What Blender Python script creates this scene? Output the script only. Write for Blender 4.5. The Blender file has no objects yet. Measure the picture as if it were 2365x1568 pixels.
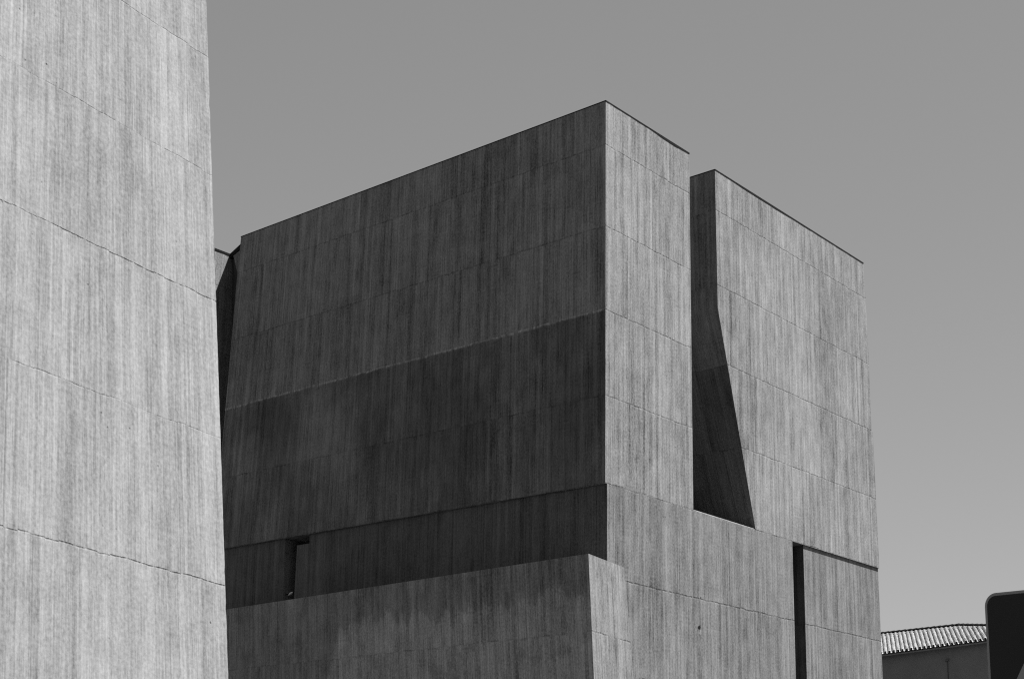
import bpy, bmesh, math, random
from mathutils import Vector, Matrix
random.seed(7)
SC = bpy.context.scene
COL = SC.collection

# ------------------------------------------------------------------ camera
F = 4221.7                                   # focal length in units of 1/2365 of the picture width
PITCH, ROLL = math.radians(15.2064), math.radians(0.8645)
AZA, AZB = math.radians(-43.517), math.radians(34.4616)   # plan bearings of the two facades
CAM = Vector((0, 0, 1.6))
_f = Vector((0, math.cos(PITCH), math.sin(PITCH)))
_u = Vector((0, -math.sin(PITCH), math.cos(PITCH)))
_x = Vector((1, 0, 0))
XR = _x * math.cos(ROLL) + _u * math.sin(ROLL)
UP = -_x * math.sin(ROLL) + _u * math.cos(ROLL)
cd = bpy.data.cameras.new('camera')
co = bpy.data.objects.new('camera', cd); COL.objects.link(co)
cd.sensor_width = 36; cd.lens = F / 2365 * 36
cd.clip_start = 0.1; cd.clip_end = 6000
co.matrix_world = Matrix(((XR.x, UP.x, -_f.x, CAM.x), (XR.y, UP.y, -_f.y, CAM.y), (XR.z, UP.z, -_f.z, CAM.z), (0, 0, 0, 1)))
SC.camera = co

# ------------------------------------------------------------------ light
SUN_AZ, SUN_EL = 100.0, 67.7
w = bpy.data.worlds.new('World'); SC.world = w; w.use_nodes = True
nt = w.node_tree; nt.nodes.clear()
sky = nt.nodes.new('ShaderNodeTexSky'); sky.sky_type = 'NISHITA'; sky.sun_disc = False
sky.sun_elevation = math.radians(SUN_EL); sky.sun_rotation = math.radians(SUN_AZ)
sky.air_density = 1.0; sky.dust_density = 1.2; sky.ozone_density = 1.0; sky.altitude = 300
sep = nt.nodes.new('ShaderNodeSeparateColor')             # black and white film behind a yellow filter
mxr = nt.nodes.new('ShaderNodeMath'); mxr.operation = 'MULTIPLY'; mxr.inputs[1].default_value = 0.62
mxg = nt.nodes.new('ShaderNodeMath'); mxg.operation = 'MULTIPLY_ADD'; mxg.inputs[1].default_value = 0.38
bg = nt.nodes.new('ShaderNodeBackground'); bg.inputs['Strength'].default_value = 0.05
wo = nt.nodes.new('ShaderNodeOutputWorld')
nt.links.new(sky.outputs[0], sep.inputs[0])
nt.links.new(sep.outputs[0], mxr.inputs[0]); nt.links.new(sep.outputs[1], mxg.inputs[0]); nt.links.new(mxr.outputs[0], mxg.inputs[2])
pw = nt.nodes.new('ShaderNodeMath'); pw.operation = 'POWER'; pw.inputs[1].default_value = 0.60   # film response evens the sky out
nt.links.new(mxg.outputs[0], pw.inputs[0])
sm = nt.nodes.new('ShaderNodeMath'); sm.operation = 'MULTIPLY'; sm.inputs[1].default_value = 1.578; nt.links.new(pw.outputs[0], sm.inputs[0])
nt.links.new(sm.outputs[0], bg.inputs['Color']); nt.links.new(bg.outputs[0], wo.inputs[0])
sl = bpy.data.lights.new('sun', 'SUN'); sl.energy = 5.0; sl.angle = math.radians(0.5); sl.color = (1, 1, 1)
so = bpy.data.objects.new('sun', sl); COL.objects.link(so)
a_, e_ = math.radians(SUN_AZ), math.radians(SUN_EL)
SUNV = Vector((math.sin(a_) * math.cos(e_), math.cos(a_) * math.cos(e_), math.sin(e_)))
so.rotation_euler = SUNV.to_track_quat('Z', 'Y').to_euler()
so.location = (30, 0, 60)
SC.view_settings.view_transform = 'Standard'; SC.view_settings.look = 'None'
SC.view_settings.exposure = 1.35; SC.view_settings.gamma = 1.0
SC.render.engine = 'CYCLES'; SC.cycles.max_bounces = 6; SC.cycles.diffuse_bounces = 4; SC.cycles.use_denoising = False; SC.cycles.filter_width = 1.2

# ------------------------------------------------------------------ geometry helpers
def ray(x, y): return XR * (x - 1182.5) - UP * (y - 784) + _f * F
def hit(x, y, P, n):
    d = ray(x, y); return CAM + d * ((P - CAM).dot(n) / d.dot(n))
def atz(x, y, z):
    d = ray(x, y); return CAM + d * ((z - CAM.z) / d.z)
dA = Vector((math.sin(AZA), math.cos(AZA), 0)); dB = Vector((math.sin(AZB), math.cos(AZB), 0))
nA = Vector((dA.y, -dA.x, 0)) * -1; nB = Vector((dB.y, -dB.x, 0))
if nA.y > 0: nA = -nA
_r = ray(1399, 233); _r = _r / math.hypot(_r.x, _r.y) * 42.0
C0 = CAM + _r                              # top of the sharp corner between the two facades
ZT = C0.z
DET = dA.x * dB.y - dA.y * dB.x
def st(p):
    q = p - C0
    return ((q.x * dB.y - q.y * dB.x) / DET, (dA.x * q.y - dA.y * q.x) / DET)
def P(s, t, z): return Vector((C0.x, C0.y, 0)) + dA * s + dB * t + Vector((0, 0, z))
def tag(o, label=None, cat=None, group=None, kind=None):
    if label: o['label'] = label
    if cat: o['category'] = cat
    if group: o['group'] = group
    if kind: o['kind'] = kind
    return o
def empty(name, loc):
    o = bpy.data.objects.new(name, None); COL.objects.link(o); o.location = loc; o.empty_display_size = 0.3
    bpy.context.view_layer.update(); return o
def uv_wall(z0, H):
    def f(p, n):
        if abs(n.z) > 0.8: return ((p - C0).dot(dA), (p - C0).dot(dB))
        u = (p - C0).dot(dA) if abs(n.dot(nA)) > abs(n.dot(nB)) else (p - C0).dot(dB) + 40
        return (u, (p.z - z0) / H)
    return f
def mesh(name, faces, mat, parent=None, uvf=None, smooth=False, bevel=0):
    """faces: lists of points (world coords) or (pts, material_index); returns ONE object"""
    bm = bmesh.new(); vm = {}
    def V(p):
        k = (round(p[0], 4), round(p[1], 4), round(p[2], 4))
        if k not in vm: vm[k] = bm.verts.new(p)
        return vm[k]
    for fc in faces:
        vs = []
        for p in fc:
            v = V(p)
            if not vs or (v is not vs[-1] and v is not vs[0]): vs.append(v)
        if len(vs) > 2:
            try: bm.faces.new(vs)
            except ValueError: pass
    bmesh.ops.recalc_face_normals(bm, faces=bm.faces)
    if bevel: bmesh.ops.bevel(bm, geom=[e for e in bm.edges if e.is_manifold], offset=bevel, segments=2, affect='EDGES', profile=0.6)
    uvf = uvf or (lambda p, n: (p.x, p.z))
    uvl = bm.loops.layers.uv.new('UVMap')
    for f in bm.faces:
        f.normal_update(); f.smooth = smooth
        for l in f.loops: l[uvl].uv = uvf(l.vert.co, f.normal)
    me = bpy.data.meshes.new(name); bm.to_mesh(me); bm.free()
    me.materials.append(mat)
    o = bpy.data.objects.new(name, me); COL.objects.link(o)
    if parent:
        o.parent = parent; o.matrix_parent_inverse = parent.matrix_world.inverted()
    return o
def prism(poly, vec):
    q = [p + vec for p in poly]; n = len(poly)
    return [list(poly), list(reversed(q))] + [[poly[i], poly[(i + 1) % n], q[(i + 1) % n], q[i]] for i in range(n)]
def loft(a, b):
    n = len(a)
    return [list(a), list(reversed(b))] + [[a[i], a[(i + 1) % n], b[(i + 1) % n], b[i]] for i in range(n)]
def box(o, ax, ay, az):
    """box from corner o with edge vectors"""
    return prism([o, o + ax, o + ax + ay, o + ay], az)
def strip(path, w, hs, nvec, inn=0.03):
    """a thin coping along a path: proud by w in direction nvec, height from per-point list hs (down, up)"""
    fs = []
    pts = []
    for p, (dn, up) in zip(path, hs):
        pts.append([p + nvec * w - Vector((0, 0, dn)), p + nvec * w + Vector((0, 0, up)), p - nvec * inn + Vector((0, 0, up)), p - nvec * inn - Vector((0, 0, dn))])
    for a, b in zip(pts[:-1], pts[1:]):
        for i in range(4): fs.append([a[i], b[i], b[(i + 1) % 4], a[(i + 1) % 4]])
    fs.append(pts[0]); fs.append(list(reversed(pts[-1])))
    return fs
def lerp(a, b, t): return a + (b - a) * t

# ------------------------------------------------------------------ materials
class NG:
    def __init__(s, name):
        s.m = bpy.data.materials.new(name); s.m.use_nodes = True
        s.t = s.m.node_tree; s.t.nodes.clear()
        s.out = s.t.nodes.new('ShaderNodeOutputMaterial'); s.b = s.t.nodes.new('ShaderNodeBsdfPrincipled')
        s.t.links.new(s.b.outputs[0], s.out.inputs[0])
    def put(s, sock, v):
        if hasattr(v, 'links') or isinstance(v, bpy.types.NodeSocket): s.t.links.new(v, sock)
        else: sock.default_value = v
    def M(s, op, a, b=0.0, c=0.0, clamp=False):
        n = s.t.nodes.new('ShaderNodeMath'); n.operation = op; n.use_clamp = clamp
        s.put(n.inputs[0], a)
        if len(n.inputs) > 1: s.put(n.inputs[1], b)
        if len(n.inputs) > 2: s.put(n.inputs[2], c)
        return n.outputs[0]
    def XYZ(s, x, y, z=0.0):
        n = s.t.nodes.new('ShaderNodeCombineXYZ'); s.put(n.inputs[0], x); s.put(n.inputs[1], y); s.put(n.inputs[2], z); return n.outputs[0]
    def noise(s, v, scale=1.0, detail=3.0, rough=0.55, dist=0.0):
        n = s.t.nodes.new('ShaderNodeTexNoise'); s.put(n.inputs['Vector'], v)
        n.inputs['Scale'].default_value = scale; n.inputs['Detail'].default_value = detail; n.inputs['Roughness'].default_value = rough
        n.inputs['Distortion'].default_value = dist
        return n.outputs[0]
    def white(s, v):
        n = s.t.nodes.new('ShaderNodeTexWhiteNoise'); n.noise_dimensions = '3D'; s.put(n.inputs['Vector'], v); return n.outputs['Value']
    def ramp(s, f, lo, hi, a=0.0, b=1.0, smooth=True):
        n = s.t.nodes.new('ShaderNodeMapRange'); n.interpolation_type = 'SMOOTHSTEP' if smooth else 'LINEAR'; n.clamp = True
        s.put(n.inputs[0], f); n.inputs[1].default_value = lo; n.inputs[2].default_value = hi; n.inputs[3].default_value = a; n.inputs[4].default_value = b
        return n.outputs[0]

def concrete(name, base=0.36, bw=0.115, H=2.1, contrast=1.0, lean=0.0, strong=None, stain=None, seed=0.0, holes=0.0, joint=1.0, ujoint=2.4, jointw=0.012, vfun=None, bright_joint=0.0, streak=1.0, low=0.0, lowat=2, fine=1.0, even=0.0):
    g = NG(name)
    tc = g.t.nodes.new('ShaderNodeTexCoord'); sp = g.t.nodes.new('ShaderNodeSeparateXYZ'); g.t.links.new(tc.outputs['UV'], sp.inputs[0])
    u, v = sp.outputs[0], sp.outputs[1]
    if lean:      # boards fan out towards the far end of the wall
        k = g.M('MULTIPLY', g.M('POWER', g.M('MULTIPLY', u, 1 / 15.3), 2.0), lean * H)
        hgt = g.M('SUBTRACT', (ZT - 9.58) / H, v)
        u = g.M('SUBTRACT', u, g.M('MULTIPLY', k, hgt))
    wob = g.noise(g.XYZ(g.M('MULTIPLY', u, 1.3), 0.0, seed), 1.0, 3, .6)
    vw = g.M('ADD', v, g.M('MULTIPLY', g.M('SUBTRACT', wob, .5), .022))
    wob2 = g.noise(g.XYZ(g.M('MULTIPLY', u, 9.0), 0.0, seed + 4), 1.0, 2, .6)
    vw = g.M('ADD', vw, g.M('MULTIPLY', g.M('SUBTRACT', wob2, .5), .008))
    # formwork ends step up and down a little from board to board
    vw = g.M('ADD', vw, g.M('MULTIPLY', g.M('SUBTRACT', g.white(g.XYZ(g.M('FLOOR', g.M('MULTIPLY', u, .45 / bw)), g.M('ROUND', v), seed)), .5), .010))
    ci = g.M('FLOOR', vw); cf = g.M('SUBTRACT', vw, ci)
    cseed = g.M('MULTIPLY', g.white(g.XYZ(ci, seed, 3.0)), 37.0)
    # boards of uneven width, offset anew in each lift
    uj = g.M('ADD', u, g.M('MULTIPLY', g.noise(g.XYZ(g.M('MULTIPLY', u, 1.7), cseed, seed), 1.0, 1, .5), .35))
    ub = g.M('ADD', g.M('MULTIPLY', uj, 1 / bw), cseed)
    bi = g.M('FLOOR', ub); bf = g.M('SUBTRACT', ub, bi)
    t1 = g.white(g.XYZ(bi, ci, seed))
    # some boards are longer than a lift: second set only by wider groups
    gi = g.M('FLOOR', g.M('MULTIPLY', ub, 1 / 3.7)); t2 = g.white(g.XYZ(gi, ci, seed + 9))
    ct = g.white(g.XYZ(ci, seed + 5, 1.0))
    vm = g.M('MULTIPLY', v, H)
    s1 = g.noise(g.XYZ(g.M('MULTIPLY', u, 6.0), g.M('MULTIPLY', vm, .12), seed), 1.0, 3, .6)
    s0 = g.noise(g.XYZ(g.M('MULTIPLY', u, 17.0 * fine), g.M('MULTIPLY', vm, .16 * fine), seed + 11), 1.0, 3, .7)
    dr = g.ramp(g.noise(g.XYZ(g.M('MULTIPLY', u, 2.6), g.M('MULTIPLY', vm, .22), seed + 13), 1.0, 5, .7), .46, .72)
    s2 = g.noise(g.XYZ(g.M('MULTIPLY', uj, 13.0 * fine), g.M('MULTIPLY', vm, .22 * fine), cseed), 1.0, 4, .75)
    s3 = g.noise(g.XYZ(g.M('MULTIPLY', u, 38.0), g.M('MULTIPLY', vm, 1.6), seed), 1.0, 3, .75)
    m1 = g.noise(g.XYZ(g.M('MULTIPLY', u, .33), g.M('MULTIPLY', vm, .25), seed), 1.0, 4, .6)
    m2 = g.noise(g.XYZ(g.M('MULTIPLY', u, 3.0), g.M('MULTIPLY', vm, 2.0), seed), 1.0, 4, .65)
    m3 = g.noise(g.XYZ(g.M('MULTIPLY', u, 22.0), g.M('MULTIPLY', vm, 17.0), seed), 1.0, 3, .75)
    def dev(x, a): return g.M('MULTIPLY', g.M('SUBTRACT', x, .5), a * contrast)
    tot = 1.0
    for x, a in ((t1, .36), (t2, .12), (ct, .03), (s1, .8 * streak), (s0, 1.25 * streak), (s2, 1.35 * streak), (s3, 1.5 * streak), (m1, 1.15), (m2, 1.05), (m3, 2.1)):
        tot = g.M('ADD', dev(x, a), tot)
    tot = g.M('SUBTRACT', tot, g.M('MULTIPLY', g.M('SUBTRACT', dr, .35), .30 * contrast))
    # joints between boards (only some are open)
    bj = g.M('MULTIPLY', g.ramp(g.M('ABSOLUTE', g.M('SUBTRACT', bf, .5)), .44, .5), g.ramp(g.white(g.XYZ(bi, ci, seed + 2)), .62, 1.0))
    vbreak = g.ramp(g.noise(g.XYZ(g.M('MULTIPLY', bi, 3.3), g.M('MULTIPLY', vm, .9), seed), 1.0, 2, .6), .4, .62)
    bj = g.M('MULTIPLY', bj, vbreak)
    # formwork panel joints
    pf = g.M('FRACT', g.M('MULTIPLY', g.M('ADD', u, g.M('MULTIPLY', g.M('ROUND', g.M('MULTIPLY', cseed, .11)), ujoint * .31)), 1 / ujoint))
    pj = g.M('MULTIPLY', g.ramp(g.M('ABSOLUTE', g.M('SUBTRACT', pf, .5)), .5 - .012 / ujoint, .5), g.ramp(g.noise(g.XYZ(g.M('MULTIPLY', u, .8), g.M('MULTIPLY', vm, .35), seed + 3), 1.0, 2, .5), .45, .6))
    # lift joint
    jd = g.M('ABSOLUTE', g.M('SUBTRACT', vw, g.M('ROUND', vw)))
    jb = g.noise(g.XYZ(g.M('MULTIPLY', u, 1.1), g.M('ROUND', vw), seed), 1.0, 4, .7)
    js = g.ramp(jb, .44, .62, .08, .75)
    for si, sv in (strong or {}).items():
        isS = g.M('COMPARE', g.M('ROUND', vw), float(si), .1)
        js = g.M('MAXIMUM', js, g.M('MULTIPLY', isS, g.ramp(jb, .34, .56, sv * .22, sv)))
    jb2 = g.noise(g.XYZ(g.M('MULTIPLY', u, 9.0), g.M('ROUND', vw), seed + 2), 1.0, 3, .7)
    js = g.M('MULTIPLY', js, g.ramp(jb2, .38, .58, .10, 1.2))
    jl = g.M('MULTIPLY', g.ramp(jd, jointw * 1.0, jointw * .35), js)
    # dirt hanging below lift joints
    dirt = g.M('MULTIPLY', g.ramp(cf, .55, 1.0), g.ramp(g.noise(g.XYZ(g.M('MULTIPLY', uj, 3.5), cseed, seed + 6), 1.0, 4, .7), .45, .75))
    tot = g.M('SUBTRACT', tot, g.M('MULTIPLY', dirt, .13 * contrast))
    tot = g.M('MULTIPLY', tot, g.M('SUBTRACT', 1.0, g.M('MULTIPLY', bj, .48 * contrast)))
    tot = g.M('MULTIPLY', tot, g.M('SUBTRACT', 1.0, g.M('MULTIPLY', pj, .38)))
    if bright_joint:     # cement laitance along the lift joint
        jn = g.ramp(g.noise(g.XYZ(g.M('MULTIPLY', u, 6.0), vm, seed), 1.0, 4, .8), .35, .6)
        tot = g.M('ADD', tot, g.M('MULTIPLY', g.M('MULTIPLY', g.ramp(jd, .022, .006), g.M('MULTIPLY', g.M('MULTIPLY', js, g.M('COMPARE', g.M('ROUND', vw), float(lowat), .1)), jn)), bright_joint))
        tot = g.M('MULTIPLY', tot, g.M('SUBTRACT', 1.0, g.M('MULTIPLY', g.M('MULTIPLY', jl, g.M('SUBTRACT', 1.0, g.M('COMPARE', g.M('ROUND', vw), float(lowat), .1))), .7 * joint)))
    else:
        tot = g.M('MULTIPLY', tot, g.M('SUBTRACT', 1.0, g.M('MULTIPLY', jl, .55 * joint)))
    hole = None
    if holes:
        vo = g.t.nodes.new('ShaderNodeTexVoronoi'); vo.feature = 'F1'
        g.put(vo.inputs['Vector'], g.XYZ(g.M('MULTIPLY', u, 5.0), g.M('MULTIPLY', vm, 4.2), seed)); vo.inputs['Scale'].default_value = 1.0
        sel = g.ramp(g.noise(g.XYZ(g.M('MULTIPLY', u, .8), g.M('MULTIPLY', vm, .5), seed + 1), 1.0, 2, .5), .45, .7)
        hole = g.M('MULTIPLY', g.ramp(vo.outputs['Distance'], .10, .03), sel)
        tot = g.M('MULTIPLY', tot, g.M('SUBTRACT', 1.0, g.M('MULTIPLY', hole, holes)))
    if low:      # the tone is darker below the strong joint
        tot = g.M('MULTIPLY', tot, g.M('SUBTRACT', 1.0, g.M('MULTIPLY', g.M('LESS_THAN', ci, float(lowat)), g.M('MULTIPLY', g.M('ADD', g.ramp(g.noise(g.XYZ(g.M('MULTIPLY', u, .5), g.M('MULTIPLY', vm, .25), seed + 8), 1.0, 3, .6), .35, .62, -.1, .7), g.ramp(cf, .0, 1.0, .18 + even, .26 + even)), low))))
    if stain:
        tot = stain(g, u, v, vm, bi, ci, tot)
    col = g.M('MULTIPLY', g.M('MAXIMUM', tot, .15), base)
    cc = g.t.nodes.new('ShaderNodeCombineColor')
    for i in range(3): g.t.links.new(col, cc.inputs[i])
    g.t.links.new(cc.outputs[0], g.b.inputs['Base Color'])
    g.b.inputs['Roughness'].default_value = .88
    g.b.inputs['Specular IOR Level'].default_value = .25
    hh = g.M('ADD', g.M('MULTIPLY', t1, .5), g.M('ADD', g.M('MULTIPLY', s2, .7), g.M('MULTIPLY', m3, .6)))
    hh = g.M('SUBTRACT', hh, g.M('ADD', g.M('MULTIPLY', jl, 3.5), g.M('MULTIPLY', bj, 1.2)))
    if hole is not None: hh = g.M('SUBTRACT', hh, g.M('MULTIPLY', hole, 2.0))
    bp = g.t.nodes.new('ShaderNodeBump'); bp.inputs['Strength'].default_value = .5; bp.inputs['Distance'].default_value = .006
    g.t.links.new(hh, bp.inputs['Height']); g.t.links.new(bp.outputs[0], g.b.inputs['Normal'])
    return g.m
def plain(name, v, rough=.7, metal=0.0, nscale=6.0, amp=.25, bump=0.0):
    g = NG(name)
    tc = g.t.nodes.new('ShaderNodeTexCoord')
    n = g.noise(tc.outputs['Object'], nscale, 5, .65)
    col = g.M('MULTIPLY', g.M('ADD', 1.0, g.M('MULTIPLY', g.M('SUBTRACT', n, .5), amp)), v)
    cc = g.t.nodes.new('ShaderNodeCombineColor')
    for i in range(3): g.t.links.new(col, cc.inputs[i])
    g.t.links.new(cc.outputs[0], g.b.inputs['Base Color'])
    g.b.inputs['Roughness'].default_value = rough; g.b.inputs['Metallic'].default_value = metal
    if bump:
        bp = g.t.nodes.new('ShaderNodeBump'); bp.inputs['Strength'].default_value = bump; bp.inputs['Distance'].default_value = .01
        g.t.links.new(n, bp.inputs['Height']); g.t.links.new(bp.outputs[0], g.b.inputs['Normal'])
    return g.m

def annex_stain(g, u, v, vm, bi, ci, tot):
    # damp band under the top edge, its lower rim stepping from board to board
    n1 = g.noise(g.XYZ(g.M('MULTIPLY', u, .55), 0.0, 2.2), 1.0, 3, .6)
    n2 = g.white(g.XYZ(bi, 0.0, 8.0))
    n3 = g.noise(g.XYZ(g.M('MULTIPLY', u, 2.2), g.M('MULTIPLY', vm, 1.2), 6.0), 1.0, 4, .65)
    edge = g.M('ADD', g.M('MULTIPLY', g.M('SUBTRACT', n1, .5), 1.1), g.M('MULTIPLY', g.M('SUBTRACT', n2, .5), .18))
    edge = g.M('ADD', edge, g.M('MULTIPLY', g.M('SUBTRACT', n3, .5), 1.5))
    far = g.ramp(u, 9.5, 11.0)                                    # the far third is damp all the way down
    d = g.M('ADD', g.M('SUBTRACT', vm, edge), g.M('MULTIPLY', far, 3.0))
    wet = g.M('ADD', g.M('MULTIPLY', g.ramp(d, .55, 1.15), .45), g.M('MULTIPLY', g.ramp(d, .76, .88), .55))
    bl = g.noise(g.XYZ(g.M('MULTIPLY', u, 1.1), g.M('MULTIPLY', vm, .9), 19.0), 1.0, 5, .7)
    tot = g.M('MULTIPLY', tot, g.M('SUBTRACT', 1.08, g.M('MULTIPLY', g.ramp(bl, .50, .66), .30)))
    return g.M('MULTIPLY', tot, g.M('SUBTRACT', 1.18, g.M('MULTIPLY', wet, .42)))

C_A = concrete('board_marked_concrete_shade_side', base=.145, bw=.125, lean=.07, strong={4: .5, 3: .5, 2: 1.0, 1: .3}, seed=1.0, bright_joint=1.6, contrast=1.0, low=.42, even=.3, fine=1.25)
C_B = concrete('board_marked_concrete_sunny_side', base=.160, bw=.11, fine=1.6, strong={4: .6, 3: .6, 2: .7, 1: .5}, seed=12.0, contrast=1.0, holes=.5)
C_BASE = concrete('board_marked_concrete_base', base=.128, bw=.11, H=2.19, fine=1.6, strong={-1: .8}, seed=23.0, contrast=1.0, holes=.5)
C_BASEA = concrete('board_marked_concrete_base_shade', base=.072, bw=.125, H=2.19, seed=31.0, contrast=.9)  # darker copy of the base concrete, the face's shade in its colour
C_ANX = concrete('board_marked_concrete_annex', base=.2, bw=.12, fine=1.3, H=2.1, seed=45.0, contrast=.9, stain=annex_stain, holes=.6)
C_TWR = concrete('board_marked_concrete_tower', base=.166, bw=.085, fine=1.5, H=2.0, seed=57.0, contrast=.62, holes=.75, joint=1.1, ujoint=1.3, jointw=.0065, strong={0: 1.1, -2: .95, 2: .5})
COPE = plain('dark_coping_metal', .008, rough=.95, nscale=3)
COPE.node_tree.nodes['Principled BSDF'].inputs['Specular IOR Level'].default_value = .1
BLACK = plain('dark_slot_shade', .008, rough=.4, nscale=3)  # near-black sheet gives the slots their deep shade by colour
Z = Vector((0, 0, 1))

# ------------------------------------------------------------------ ground
def gmat():
    g = NG('asphalt_ground')
    tc = g.t.nodes.new('ShaderNodeTexCoord')
    n = g.noise(tc.outputs['Object'], .15, 6, .6); n2 = g.noise(tc.outputs['Object'], 30, 4, .7)
    col = g.M('MULTIPLY', g.M('ADD', .55, g.M('ADD', g.M('MULTIPLY', n, .6), g.M('MULTIPLY', n2, .4))), .035)
    cc = g.t.nodes.new('ShaderNodeCombineColor')
    for i in range(3): g.t.links.new(col, cc.inputs[i])
    g.t.links.new(cc.outputs[0], g.b.inputs['Base Color']); g.b.inputs['Roughness'].default_value = .9
    return g.m
R_ = 2500
tag(mesh('ground', [[Vector((-R_, -R_, 0)), Vector((R_, -R_, 0)), Vector((R_, R_, 0)), Vector((-R_, R_, 0))]], gmat()), kind='structure')

# ------------------------------------------------------------------ main building
bld = empty('concrete_building', P(0, 0, 0))
tag(bld, 'dark board-marked concrete block with sharp corner and tall notch, in the middle of the photo', 'building')
ZB = 9.58
S_A = 15.3
def onA(x, y, t=0.0): return hit(x, y, C0 + dB * t, nA)
def onB(x, y, s=0.0): return hit(x, y, C0 + dA * s, nB)
W0 = uv_wall(ZB, 2.1)
# --- upper block left of the notch: A outline drawn in its plane, run back along B
t1 = st(onB(1590, 351))[1]
t1 = 4.24
sl_ = []
for (x, y) in ((557, 546), (549, 625), (547.5, 640), (528, 860), (510, 1062)):
    p = onA(x, y); sl_.append((st(p)[0], p.z))
s_end, z_end = sl_[-1]; k = (sl_[-1][0] - sl_[-2][0]) / (sl_[-1][1] - sl_[-2][1])
sbot = s_end + k * (ZB - z_end)
polyA = [P(0, 0, ZT), P(0, 0, ZB)] + [P(sbot, 0, ZB)] + [P(s, 0, z) for s, z in reversed(sl_[1:])] + [P(S_A, 0, ZT)]
polyA = [P(0, 0, ZT), P(0, 0, ZB), P(sbot, 0, ZB)] + [P(s, 0, z) for s, z in reversed(sl_[:4])]
pf = prism(polyA, dB * t1)
# the two long faces carry a shaded and a sunny copy of the concrete, so the block is two meshes: face shell towards A and body
def split_by_normal(faces):
    a, b = [], []
    for f in faces:
        n = (f[1] - f[0]).cross(f[2] - f[1])
        if n.length < 1e-9: n = (f[2] - f[0]).cross(f[-1] - f[0])
        n.normalize()
        (a if abs(n.dot(nA)) > .85 else b).append(f)
    return a, b
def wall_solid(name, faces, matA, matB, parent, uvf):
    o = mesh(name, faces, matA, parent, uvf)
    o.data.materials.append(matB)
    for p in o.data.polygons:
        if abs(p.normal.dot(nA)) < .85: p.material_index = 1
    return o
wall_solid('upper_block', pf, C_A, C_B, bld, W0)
# --- block right of the notch: B outline run back along A
rt = []
for (x, y) in ((1994, 608), (1999, 690), (2007, 840), (2012.8, 994), (2015.6, 999), (2020.5, 1095), (2031, 1320)):
    p = onB(x, y); rt.append((st(p)[1], p.z))
OV = .042
pb = [onB(1651, 390), onB(1658, 712), onB(1745, 1222)]
tb = [st(p)[1] for p in pb]
zb2 = 9.50
polyB = [P(0, tb[0], ZT)] + [P(0, tb[1], pb[1].z), P(0, tb[2], ZB)] + [P(0, rt[-1][0], ZB)] + [P(0, a, b) for a, b in reversed(rt[1:-1])] + [P(0, rt[0][0], ZT)]
C_N = concrete('board_marked_concrete_notch', base=.145, bw=.11, seed=71.0, contrast=.9, low=.30, even=.35, fine=1.3)  # low paints the weaker sky light on the overhanging lower part
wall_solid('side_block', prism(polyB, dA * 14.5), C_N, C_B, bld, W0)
# core joining the two behind the notch
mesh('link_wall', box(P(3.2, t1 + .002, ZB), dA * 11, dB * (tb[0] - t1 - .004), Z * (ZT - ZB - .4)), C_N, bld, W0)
# --- base
ZG = 0.0
sb = .08                                   # the base stands back under the dark facade
ts1 = st(onB(1830, 1255))[1]; ts2 = st(onB(1858, 1262))[1]; trb = rt[-1][0]
def A2(x, y):
    p = onA(x, y, sb); return P(st(p)[0], sb, p.z)
q = [A2(659.3, 1246), A2(652.7, 1387.6), A2(678, 1384.5), A2(686.5, 1254.8), A2(715.1, 1254.2), A2(715.1, 1233.6)]
zlow = 6.4
def sA(p): return st(p)[0]
slotpoly = [P(0.0, sb, ZG), P(0.0, sb, ZB), P(sA(q[5]), sb, ZB), P(sA(q[4]), sb, q[4].z), P(sA(q[3]), sb, q[4].z),
            P(sA(q[2]), sb, zlow), P(sA(q[1]), sb, zlow), P(sA(q[0]), sb, ZB), P(17.5, sb, ZB), P(17.5, sb, ZG)]
slotpoly = [p - Z * .003 if abs(p.z - ZB) < .001 else p for p in slotpoly]
W1 = uv_wall(ZB - .003, 2.19)
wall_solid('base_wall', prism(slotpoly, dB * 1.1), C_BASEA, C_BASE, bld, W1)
ch = .03
bz = ZB - .003
tA = sb + 1.1
def bprism(t0, tt, s0, depth, top):
    return prism([P(s0, t0, ZG), P(s0, tt, ZG), P(s0, tt, top), P(s0, t0, top)], dA * depth)
# base right of the corner, with a small worn arris along its top under the notch
f = [P(0, tA, ZG), P(0, ts1, ZG), P(0, ts1, bz), P(0, tA, bz)]
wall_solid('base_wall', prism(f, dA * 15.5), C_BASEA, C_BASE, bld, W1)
# ledge: slightly proud worn lip between base and notch
lip = []
N = 60
pa, pbb = t1 - .3, tb[2] + .1
rl = random.Random(3)
prev = None
for i in range(N + 1):
    t = lerp(pa, pbb, i / N)
    o = .012 + rl.uniform(-.003, .002)
    cur = [P(.06, t, bz - .004), P(-.0015, t, bz - .004), P(.03 + o * .3, t, bz + .026 + o * .5), P(.06, t, bz + .026)]
    if prev:
        for j in range(4): lip.append([prev[j], cur[j], cur[(j + 1) % 4], prev[(j + 1) % 4]])
    prev = cur
mesh('ledge', lip, C_BASE, bld, W1)
# recess behind the slot and the wall right of it
dk = concrete('board_marked_concrete_recess_shade', base=.05, bw=.12, seed=83.0, contrast=.7)
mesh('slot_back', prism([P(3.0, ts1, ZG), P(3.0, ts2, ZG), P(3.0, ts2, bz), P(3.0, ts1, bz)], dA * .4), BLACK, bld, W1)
f = [P(OV, ts2, ZG), P(OV, trb + .12, ZG), P(OV, trb - .005, bz), P(OV, ts2, bz)]
wall_solid('side_wall', prism(f, dA * 14.4), C_BASEA, C_BASE, bld, W1)
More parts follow.
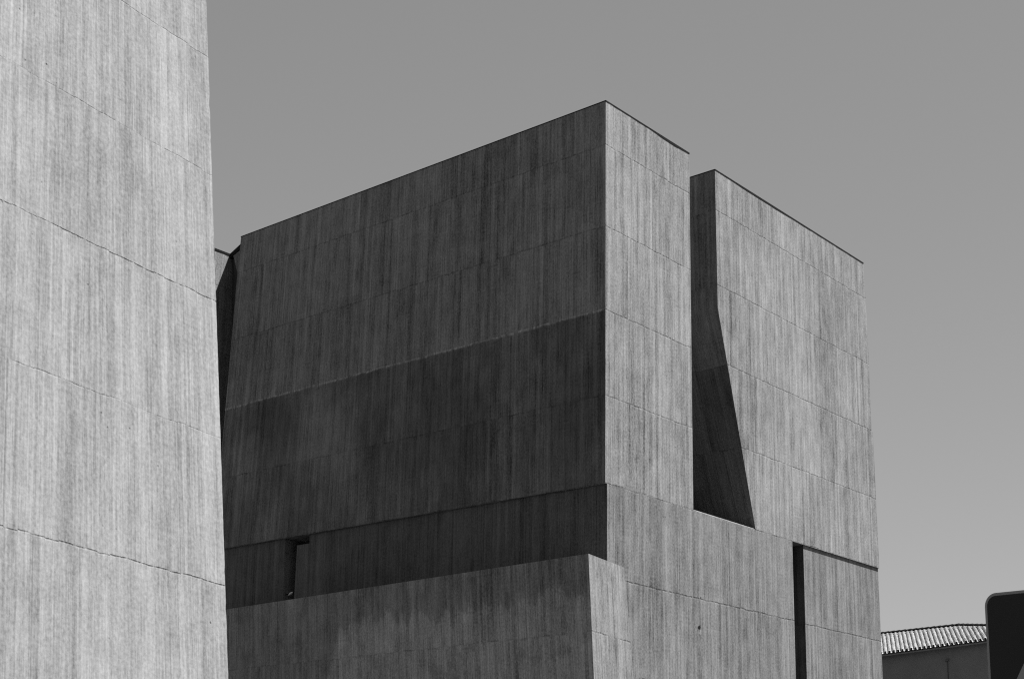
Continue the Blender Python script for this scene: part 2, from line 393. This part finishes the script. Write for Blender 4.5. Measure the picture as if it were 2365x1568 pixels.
# backing inside the slot of the shaded facade
mesh('slot_backing', prism([P(sA(q[5]) - .3, sb + 1.0, zlow - .1), P(sA(q[1]) + .4, sb + 1.0, zlow - .1), P(sA(q[1]) + .4, sb + 1.0, bz - .004), P(sA(q[5]) - .3, sb + 1.0, bz - .004)], dB * .09), BLACK, bld, W1)

# --- rear wing left of the dark facade: R wall parallel to B
SR = 16.82
RZ = ZT
mesh('rear_wing', box(P(SR, 0.0, ZG), dA * 8, dB * 9, Z * RZ), C_B, bld, uv_wall(ZB, 2.1))
# back of the left notch: a wall leaning inwards, its deep shade put into the dark concrete colour
V_ = P(SR, .83, ZT); W_ = P(15.95, .51, ZT)
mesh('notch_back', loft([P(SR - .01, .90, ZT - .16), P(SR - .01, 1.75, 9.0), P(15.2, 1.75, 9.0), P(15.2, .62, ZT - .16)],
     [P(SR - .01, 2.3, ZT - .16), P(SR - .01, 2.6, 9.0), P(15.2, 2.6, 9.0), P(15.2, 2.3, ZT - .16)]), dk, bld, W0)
# --- copings
def runs(n, base, wobble, seed, bulge=None):
    r = random.Random(seed); out = []
    for i in range(n + 1):
        b = bulge(i / n) if bulge else 0
        out.append((base + r.uniform(0, wobble) + b, .012))
    return out
N = 40
pathA = [P(lerp(.0, S_A + .01, i / N), 0, ZT) for i in range(N + 1)]
mesh('coping', strip(pathA, .008, runs(N, .010, .004, 1), nA), COPE, bld, W0)
pathB = [P(0, lerp(-.0, t1 + .01, i / N), ZT + .001) for i in range(N + 1)]
mesh('coping', strip(pathB, .008, runs(N, .012, .010, 2, lambda f: .045 * math.exp(-((f - .76) / .17) ** 2)), nB), COPE, bld, W0)
pathC = [P(0, lerp(tb[0], rt[0][0], i / N), ZT + .001) for i in range(N + 1)]
mesh('coping', strip(pathC, .008, runs(N, .018, .012, 4, lambda f: .02 * math.exp(-((f - .3) / .15) ** 2)), nB), COPE, bld, W0)
pathD = [P(lerp(-.0, 2.2, i / 8), tb[0], ZT) for i in range(9)]
mesh('coping', strip(pathD, .008, runs(8, .012, .004, 5), nA), COPE, bld, W0)
pathE = [P(SR, lerp(0, 1.05, i / 8), ZT) for i in range(9)]
mesh('coping', strip(pathE, .01, runs(8, .06, .01, 6), nB), COPE, bld, W0)
vv = W_ - V_; vv.z = 0; nE = Vector((vv.y, -vv.x, 0)).normalized()
if nE.dot(CAM - V_) < 0: nE = -nE
mesh('coping', strip([lerp(V_, W_, -.12), lerp(V_, W_, .5), lerp(V_, W_, 1.5)], .03, [(.14, .01)] * 3, nE, inn=.45), COPE, bld, W0)
# small folded ear of concrete below that coping
e0 = onA(539, 591, .10); e1 = onA(555, 578, .10); e2 = onA(549, 632, .10)
e3 = onA(557, 640, .10)
mesh('ear_wall', prism([e0, e2, e3, e1], dB * .25), C_A, bld, W0)

# --- chipped tie hole in the sunny base wall
th = onB(2065 / 1.2787, 1852 / 1.2787)
def blob(name, c, rs, mat):
    bm = bmesh.new(); bmesh.ops.create_icosphere(bm, subdivisions=2, radius=1); r = random.Random(9)
    for v in bm.verts:
        k = 1 + r.uniform(-.25, .25); v.co = c + dB * v.co.x * rs[0] * k + Z * v.co.z * rs[1] * k + nB * v.co.y * rs[2]
    me = bpy.data.meshes.new(name); bm.to_mesh(me); bm.free(); me.materials.append(mat)
    o = bpy.data.objects.new(name, me); COL.objects.link(o); o.parent = bld; o.matrix_parent_inverse = bld.matrix_world.inverted()
blob('tie_hole', th, (.075, .055, .004), COPE)
blob('tie_hole', th + Z * .75 + dB * .1, (.03, .02, .003), COPE)
blob('mortar_patch', th - Z * .12 + dB * .05, (.045, .07, .004), plain('pale_mortar', .17))

# --- low annex leaning against the corner
T2 = onB(1442, 1310); zt = T2.z; T1 = atz(1359, 1278, zt); T0 = atz(526, 1406, zt); T2b = onB(1463, 1568)
nb_ = (T1 - T2).cross(T2b - T2).normalized(); T1b = hit(1372, 1568, T2, nb_)
def down(a, b, z): return a + (b - a) * ((z - a.z) / (b.z - a.z))
G1 = down(T1, T1b, 0); G2 = down(T2, T2b, 0)
na_ = (T1 - T0).cross(T1b - T0).normalized()
dl = (T0 - T1); T00 = T1 + dl * 1.25
gd = Vector((T1b.x - T1.x, T1b.y - T1.y, T1b.z - T1.z))
G00 = down(T00, T00 + gd - (gd.dot((T0 - T1).normalized())) * (T0 - T1).normalized(), 0)
inn1 = P(.6, st(T2)[1] + .02, zt); inn1g = P(.6, st(G2)[1] + .02, 0)
inn0 = P(19, .5, zt); inn0g = P(19, .5, 0)
aax = (T0 - T1).normalized(); bax = Vector((T2.x - T1.x, T2.y - T1.y, 0)).normalized()
lA = (T1b - T1) / (T1.z - T1b.z)
def uv_anx(p, n):
    d = p - T1
    if abs(n.z) > .8: return (d.dot(aax), d.dot(bax))
    if abs(n.dot(na_)) > .8:
        dd = d + lA * (d.z) * -1 * -1
        return (d.dot(aax) - (lA.dot(aax)) * (-d.z), d.z / 2.1)
    return (d.dot(bax) - (lA.dot(bax)) * (-d.z) + 30, d.z / 2.1)
# lift joint of the annex sits 1.9 m below its top
def uv_anx2(p, n):
    a = uv_anx(p, n)
    return (a[0], (p.z - (hit(1367, 1457, T2, nb_).z)) / 2.1)
def annex_faces():
    top = [T1, T2, inn1, inn0, T00]; bot = [G1, G2, inn1g, inn0g, G00]
    return loft(top, bot)
o = mesh('annex', annex_faces(), C_ANX, bld, uv_anx2)
tag(o, 'low leaning concrete annex with stained top band')

# --- small oval lamp in the shaded slot
lp = A2(665.5, 1369.5)
lamp = empty('wall_lamp', lp + dB * .35)
tag(lamp, 'small pale oval lamp in the dark slot above the low concrete annex', 'lamp')
def ellip(name, c, ax, a, b, c2, mat, parent, n=20, m=10, taper=0.0):
    bm = bmesh.new(); bmesh.ops.create_uvsphere(bm, u_segments=n, v_segments=m, radius=1)
    X = ax.normalized(); Y = (CAM - c).normalized(); Y = (Y - X * Y.dot(X)).normalized(); Zz = X.cross(Y)
    for v in bm.verts:
        t = 1 - taper * max(0, -v.co.x)
        v.co = c + X * v.co.x * a + Zz * v.co.z * b * t + Y * v.co.y * c2
    for f in bm.faces: f.smooth = True
    me = bpy.data.meshes.new(name); bm.to_mesh(me); bm.free(); me.materials.append(mat)
    o = bpy.data.objects.new(name, me); COL.objects.link(o); o.parent = parent; o.matrix_parent_inverse = parent.matrix_world.inverted()
    return o
PALE = plain('pale_lamp_housing', .6, rough=.4, nscale=9, amp=.1)
GL = plain('grey_lamp_lens', .35, rough=.3, nscale=9, amp=.1)
lc = lp + dB * .10
lax = (XR * .83 + UP * .62)
ellip('housing', lc, lax, .085, .034, .03, PALE, lamp, taper=.75)
ellip('lens', lc - _f * .025, lax, .04, .012, .008, GL, lamp)
mesh('bracket', box(lc - Z * .01 + dA * .0, dA * .26, dB * .02, Z * .02), COPE, lamp)

# ------------------------------------------------------------------ tower at the left
bd = (XR * (230 - 1182.5) - UP * (-7500 - 784) + _f * F).normalized()
cdv = (XR * (3600 - 1182.5) - UP * (2170 - 784) + _f * F).normalized()
ntw = bd.cross(cdv).normalized()
if ntw.y > 0: ntw = -ntw
r0 = ray(497, 697); Q0 = CAM + r0 / math.hypot(r0.x, r0.y) * 21.0
def onT(x, y): return hit(x, y, Q0, ntw)
# skew coordinates on the leaning face
def skew(p):
    q = p - Q0; g = bd.dot(cdv); a = q.dot(cdv); b = q.dot(bd)
    return ((a - g * b) / (1 - g * g), (b - g * a) / (1 - g * g))
vj = [skew(onT(x, y))[1] for x, y in ((477, 137), (484, 404), (497, 697), (505, 1013), (507, 1356))]
HT = (vj[0] - vj[4]) / 4
print('tower lifts', [round(a, 2) for a in vj], HT, 'edge z', onT(475, 0), onT(527, 1568))
twr = empty('concrete_tower', Vector((Q0.x, Q0.y, 0)))
tag(twr, 'pale sunlit board-marked concrete tower filling the left edge of the photo', 'building')
E0 = onT(475.5, -30); E1 = onT(527.5, 1575)
edge = (E1 - E0)
top_z = 19.0
N = 90
rr = random.Random(11)
zA = E0.z; 
pts = []
ET = E0 - edge * ((top_z - E0.z) / (E0.z - E1.z)); EB = E1 + edge * ((E1.z) / (E0.z - E1.z)) * 1.0
EB = E0 + edge * ((E0.z - 0) / (E0.z - E1.z)); ET = E0 + edge * ((E0.z - top_z) / (E0.z - E1.z))
# arris with slight chips
ar = []
for i in range(N * 3 + 1):
    p = lerp(ET, EB, i / (N * 3))
    c = rr.uniform(-.003, .003) + (rr.uniform(.005, .015) if rr.random() < .04 else 0)
    ar.append(p - cdv * (c if 0 < i < N * 3 else 0))
LT = skew(ET); LB = skew(EB)
wl = 16.0
def grd(p, dz):   # slide along the board direction to height dz
    return p + bd * ((dz - p.z) / bd.z)
FT = ET - cdv * wl; FT = grd(FT, top_z); FB = grd(ET - cdv * wl, 0)
depth = dA * 9
front = ar + [FB, FT]
def uv_t(p, n):
    s = skew(p)
    if abs(n.dot(ntw)) > .8: return (s[0], s[1] / HT)
    return ((p - Q0).dot(dA) + 50, s[1] / HT)
mesh('wall', prism(front, depth), C_TWR, twr, uv_t)
cpv = [grd(ET - cdv * (wl * i / 10), top_z) for i in range(11)]
mesh('coping', strip(cpv, .02, [(.04, .01)] * 11, Vector((ntw.x, ntw.y, 0)).normalized()), COPE, twr)

# ------------------------------------------------------------------ tiled house
aH = math.radians(-25.5); dH = Vector((math.sin(aH), math.cos(aH), 0)); nH = Vector((dH.y, -dH.x, 0))
if nH.y > 0: nH = -nH
r0 = ray(2276, 1478); Hc = CAM + r0 / math.hypot(r0.x, r0.y) * 60.0
ze = Hc.z
def onE(x, y): return hit(x, y, Hc, Z)
r1 = ray(2040, 1508); Hl = hit(2040, 1508, Hc, nH)
print('house eave', Hc, Hl)
ze = (Hc.z + Hl.z) / 2
house = empty('tiled_house', Vector((Hc.x, Hc.y, 0)))
tag(house, 'low rendered house with pale barrel tile roof, right of the concrete building', 'house')
TILE = plain('clay_tile', .34, rough=.9, nscale=2.6, amp=1.1, bump=.2)
WALLM = plain('stained_render_wall', .21, rough=.9, nscale=1.6, amp=.4, bump=.2)
pitch = math.radians(13.0)
inv = Vector((math.sin(math.radians(11.0)), math.cos(math.radians(11.0)), 0))   # plan bearing of the tile courses
def HP(a, b, h): return Vector((Hc.x, Hc.y, 0)) + dH * a + inv * b + Z * (ze + h)
tp = .235; rows = 14; rexp = .30
L0, L1 = -2.6, 9.4                            # along dH: negative is to the right of the photo
ncol = int((L1 - L0) / tp)
roofw = 4.2
def BM(a):
    return roofw + .2 * (a - RA) if a >= RA else roofw - 1.3 * (RA - a) / (RA + .6)
# hip: ridge turns down at the photo x = 2215
def ridge_a():
    best = None
    for i in range(-300, 1200):
        a = i / 100; p = HP(a, roofw, roofw * math.tan(pitch) + .05); d = p - CAM
        x = 1182.5 + F * d.dot(XR) / d.dot(_f)
        if best is None or abs(x - 2215) < best[0]: best = (abs(x - 2215), a, 784 - F * d.dot(UP) / d.dot(_f))
    return best
ra = ridge_a(); print('ridge corner', ra)
RA = ra[1]
bm = bmesh.new(); uvl = bm.loops.layers.uv.new('UVMap')
ro = random.Random(21)
def tile(a, b, lifted, cover):
    """one barrel tile, tapered, from eave side b to b+rexp+overlap"""
    n = 6; rad = tp * .36 if cover else tp * .34
    Ln = rexp * 1.22
    ja, jr = ro.uniform(-.008, .008), ro.uniform(-.006, .006)
    rings = []
    for (bb, rr_, lift) in ((b, rad * 1.04, .016 + lifted), (b + Ln, rad * .94, .0 + lifted)):
        ring = []
        for i in range(n + 1):
            th = math.pi * i / n
            h = math.sin(th) * rr_ * (.6 if cover else -.3)
            ring.append(HP(a + ja + math.cos(th) * rr_ + jr * (bb - b), bb, bb * math.tan(pitch) + h + lift))
        rings.append(ring)
    va = [bm.verts.new(p) for p in rings[0]]; vb = [bm.verts.new(p) for p in rings[1]]
    for i in range(n):
        f = bm.faces.new((va[i], va[i + 1], vb[i + 1], vb[i])); f.smooth = True
    if cover:   # thick front lip
        vc = [bm.verts.new(p - Z * .010) for p in rings[0]]
        for i in range(n): bm.faces.new((va[i], vc[i], vc[i + 1], va[i + 1]))
for c in range(ncol):
    a = L0 + c * tp
    for r in range(22):
        if r * rexp > BM(a) - .1: continue
        tile(a, r * rexp, .01, True); tile(a + tp / 2, r * rexp, .0, False)
me = bpy.data.meshes.new('roof'); bm.to_mesh(me); bm.free(); me.materials.append(TILE)
roof = bpy.data.objects.new('roof', me); COL.objects.link(roof); roof.parent = house; roof.matrix_parent_inverse = house.matrix_world.inverted()
def rh(b): return b * math.tan(pitch)
RL, RM, RR = HP(L1, BM(L1), rh(BM(L1))), HP(RA, roofw, rh(roofw)), HP(L0, BM(L0), rh(BM(L0)))
mesh('roof_deck', prism([HP(L0, 0.02, -.05), HP(L1, 0.02, -.05), RL - Z * .05, RM - Z * .05, RR - Z * .05], Z * -.04), WALLM, house)
BL_, BR_ = HP(L1, BM(L1) * 2, -.05), HP(L0, BM(L0) * 2, -.05)
mesh('back_slope', [[RL - Z * .05, RM - Z * .05, BR_, BL_], [RM - Z * .05, RR - Z * .05, BR_]], TILE, house)
def ridge(p, q, name):
    fs = []; n = 6; L = (q - p).length; k = max(2, int(L / .38)); d = (q - p).normalized(); sd = d.cross(Z).normalized(); upv = sd.cross(d)
    for i in range(k):
        a = p + d * (L * i / k - .04); b = p + d * (L * (i + 1) / k)
        ra_, rb_ = .085, .10
        A = [a + sd * math.cos(math.pi * j / n) * ra_ + upv * (math.sin(math.pi * j / n) * ra_ * .8 - .03) for j in range(n + 1)]
        B = [b + sd * math.cos(math.pi * j / n) * rb_ + upv * (math.sin(math.pi * j / n) * rb_ * .8 - .02) for j in range(n + 1)]
        for j in range(n): fs.append([A[j], A[j + 1], B[j + 1], B[j]])
        fs.append([B[j] for j in range(n + 1)])
    o = mesh(name, fs, COPE, None); o.parent = roof; return o  # near-black caps: the shadow line along the ridge is in their colour
ridge(RL + Z * .05, RM + Z * .06, 'shadow_ridge_cap')
ridge(RM + Z * .06, RR + Z * .05, 'shadow_hip_cap')
wb = .30
mesh('wall', box(HP(L0 + .1, wb, -ze), dH * (L1 - L0 - .2), inv * 4.2, Z * (ze - .06)), WALLM, house)
# drip stains, bracket and cable on the wall under the eave
bxp = hit(2809 / 1.2787, 1944 / 1.2787, HP(0, wb - .02, 0), nH)
ab = (bxp - HP(0, 0, 0)).dot(dH); zb_ = bxp.z
FIX = plain('dark_conduit', .11, rough=.8)
mesh('junction_box', box(HP(ab - .08, wb - .07, zb_ - ze - .06), dH * .17, inv * .07, Z * .07), FIX, house)
mesh('cable', box(HP(ab - .03, wb - .035, -ze + .2), dH * .03, inv * .03, Z * (zb_ - .26)), FIX, house)
# ------------------------------------------------------------------ pedestrian crossing sign
import cmath
sd_ = 9.3
tl = ray(2273, 1371); TL = CAM + tl / math.hypot(tl.x, tl.y) * sd_
v1 = ray(2276, 1372).normalized()
# plan bearing of the panel found from its top edge sinking towards the left vanishing point
aS = math.radians(-42.0)
hS = -Vector((math.sin(aS), math.cos(aS), 0)); nS = Vector((hS.y, -hS.x, 0))
if nS.dot(CAM - TL) < 0: nS = -nS
SW = .66
sign = empty('pedestrian_crossing_sign', Vector((TL.x, TL.y, 0)) + hS * SW / 2)
tag(sign, 'dark square road sign with rounded corners at the bottom right corner', 'road sign')
def rrect(o, w, h, r, inset=0.0, n=10):
    pts = []
    for cx_, cy_, a0 in ((w - r, -r, 0), (r, -r, 90), (r, -h + r, 180), (w - r, -h + r, 270)):
        for i in range(n + 1):
            th = math.radians(a0 + 90 * i / n)
            pts.append(o + hS * (cx_ + math.cos(th) * (r - inset)) + Z * (cy_ + math.sin(th) * (r - inset)))
    return pts
SB = plain('blue_sign_sheeting_in_monochrome', .004, rough=.8, nscale=2, amp=.1)
SWH = plain('white_sign_sheeting', .18, rough=.5, nscale=3, amp=.1)
SG = plain('galvanised_steel', .25, rough=.5, metal=.6, nscale=8)
RC = .065
mesh('panel', prism(rrect(TL, SW, SW, RC), -nS * .022), SWH, sign)
mesh('sign_face', prism([p + nS * .003 for p in rrect(TL, SW, SW, RC, .0145)], -nS * .002), SB, sign)
tb_ = SW * .84; apx = TL + hS * SW / 2 - Z * SW * .225 + nS * .006
hgt = tb_ * .80
mesh('triangle', prism([apx, apx - hS * tb_ / 2 - Z * hgt, apx + hS * tb_ / 2 - Z * hgt], -nS * .002), SWH, sign)
# walking figure and stripes inside the triangle
fg = TL + hS * SW / 2 - Z * SW * .5 + nS * .009
def quad(a, b, wd):
    d = (b - a).normalized(); s = d.cross(nS).normalized() * wd / 2
    return [a - s, a + s, b + s, b - s]
def rel(x, y): return fg + hS * x + Z * y
fgf = [quad(rel(0, .05), rel(-.005, -.06), .045), quad(rel(0, -.05), rel(.05, -.15), .026), quad(rel(0, -.05), rel(-.055, -.15), .026), quad(rel(0, .045), rel(.055, -.01), .018), quad(rel(0, .045), rel(-.05, 0), .018)]
hd = [rel(math.cos(i * math.pi / 8) * .024, .085 + math.sin(i * math.pi / 8) * .024) for i in range(16)]
fc = []
for f in fgf + [hd]: fc += prism(f, -nS * .002)
mesh('pictogram', fc, SB, sign)
pc = TL + hS * SW / 2 - nS * .06
ring = [Vector((pc.x + math.cos(i * math.pi / 8) * .03, pc.y + math.sin(i * math.pi / 8) * .03, 0)) for i in range(16)]
mesh('post', prism(ring, Z * (TL.z - .08)), SG, sign)
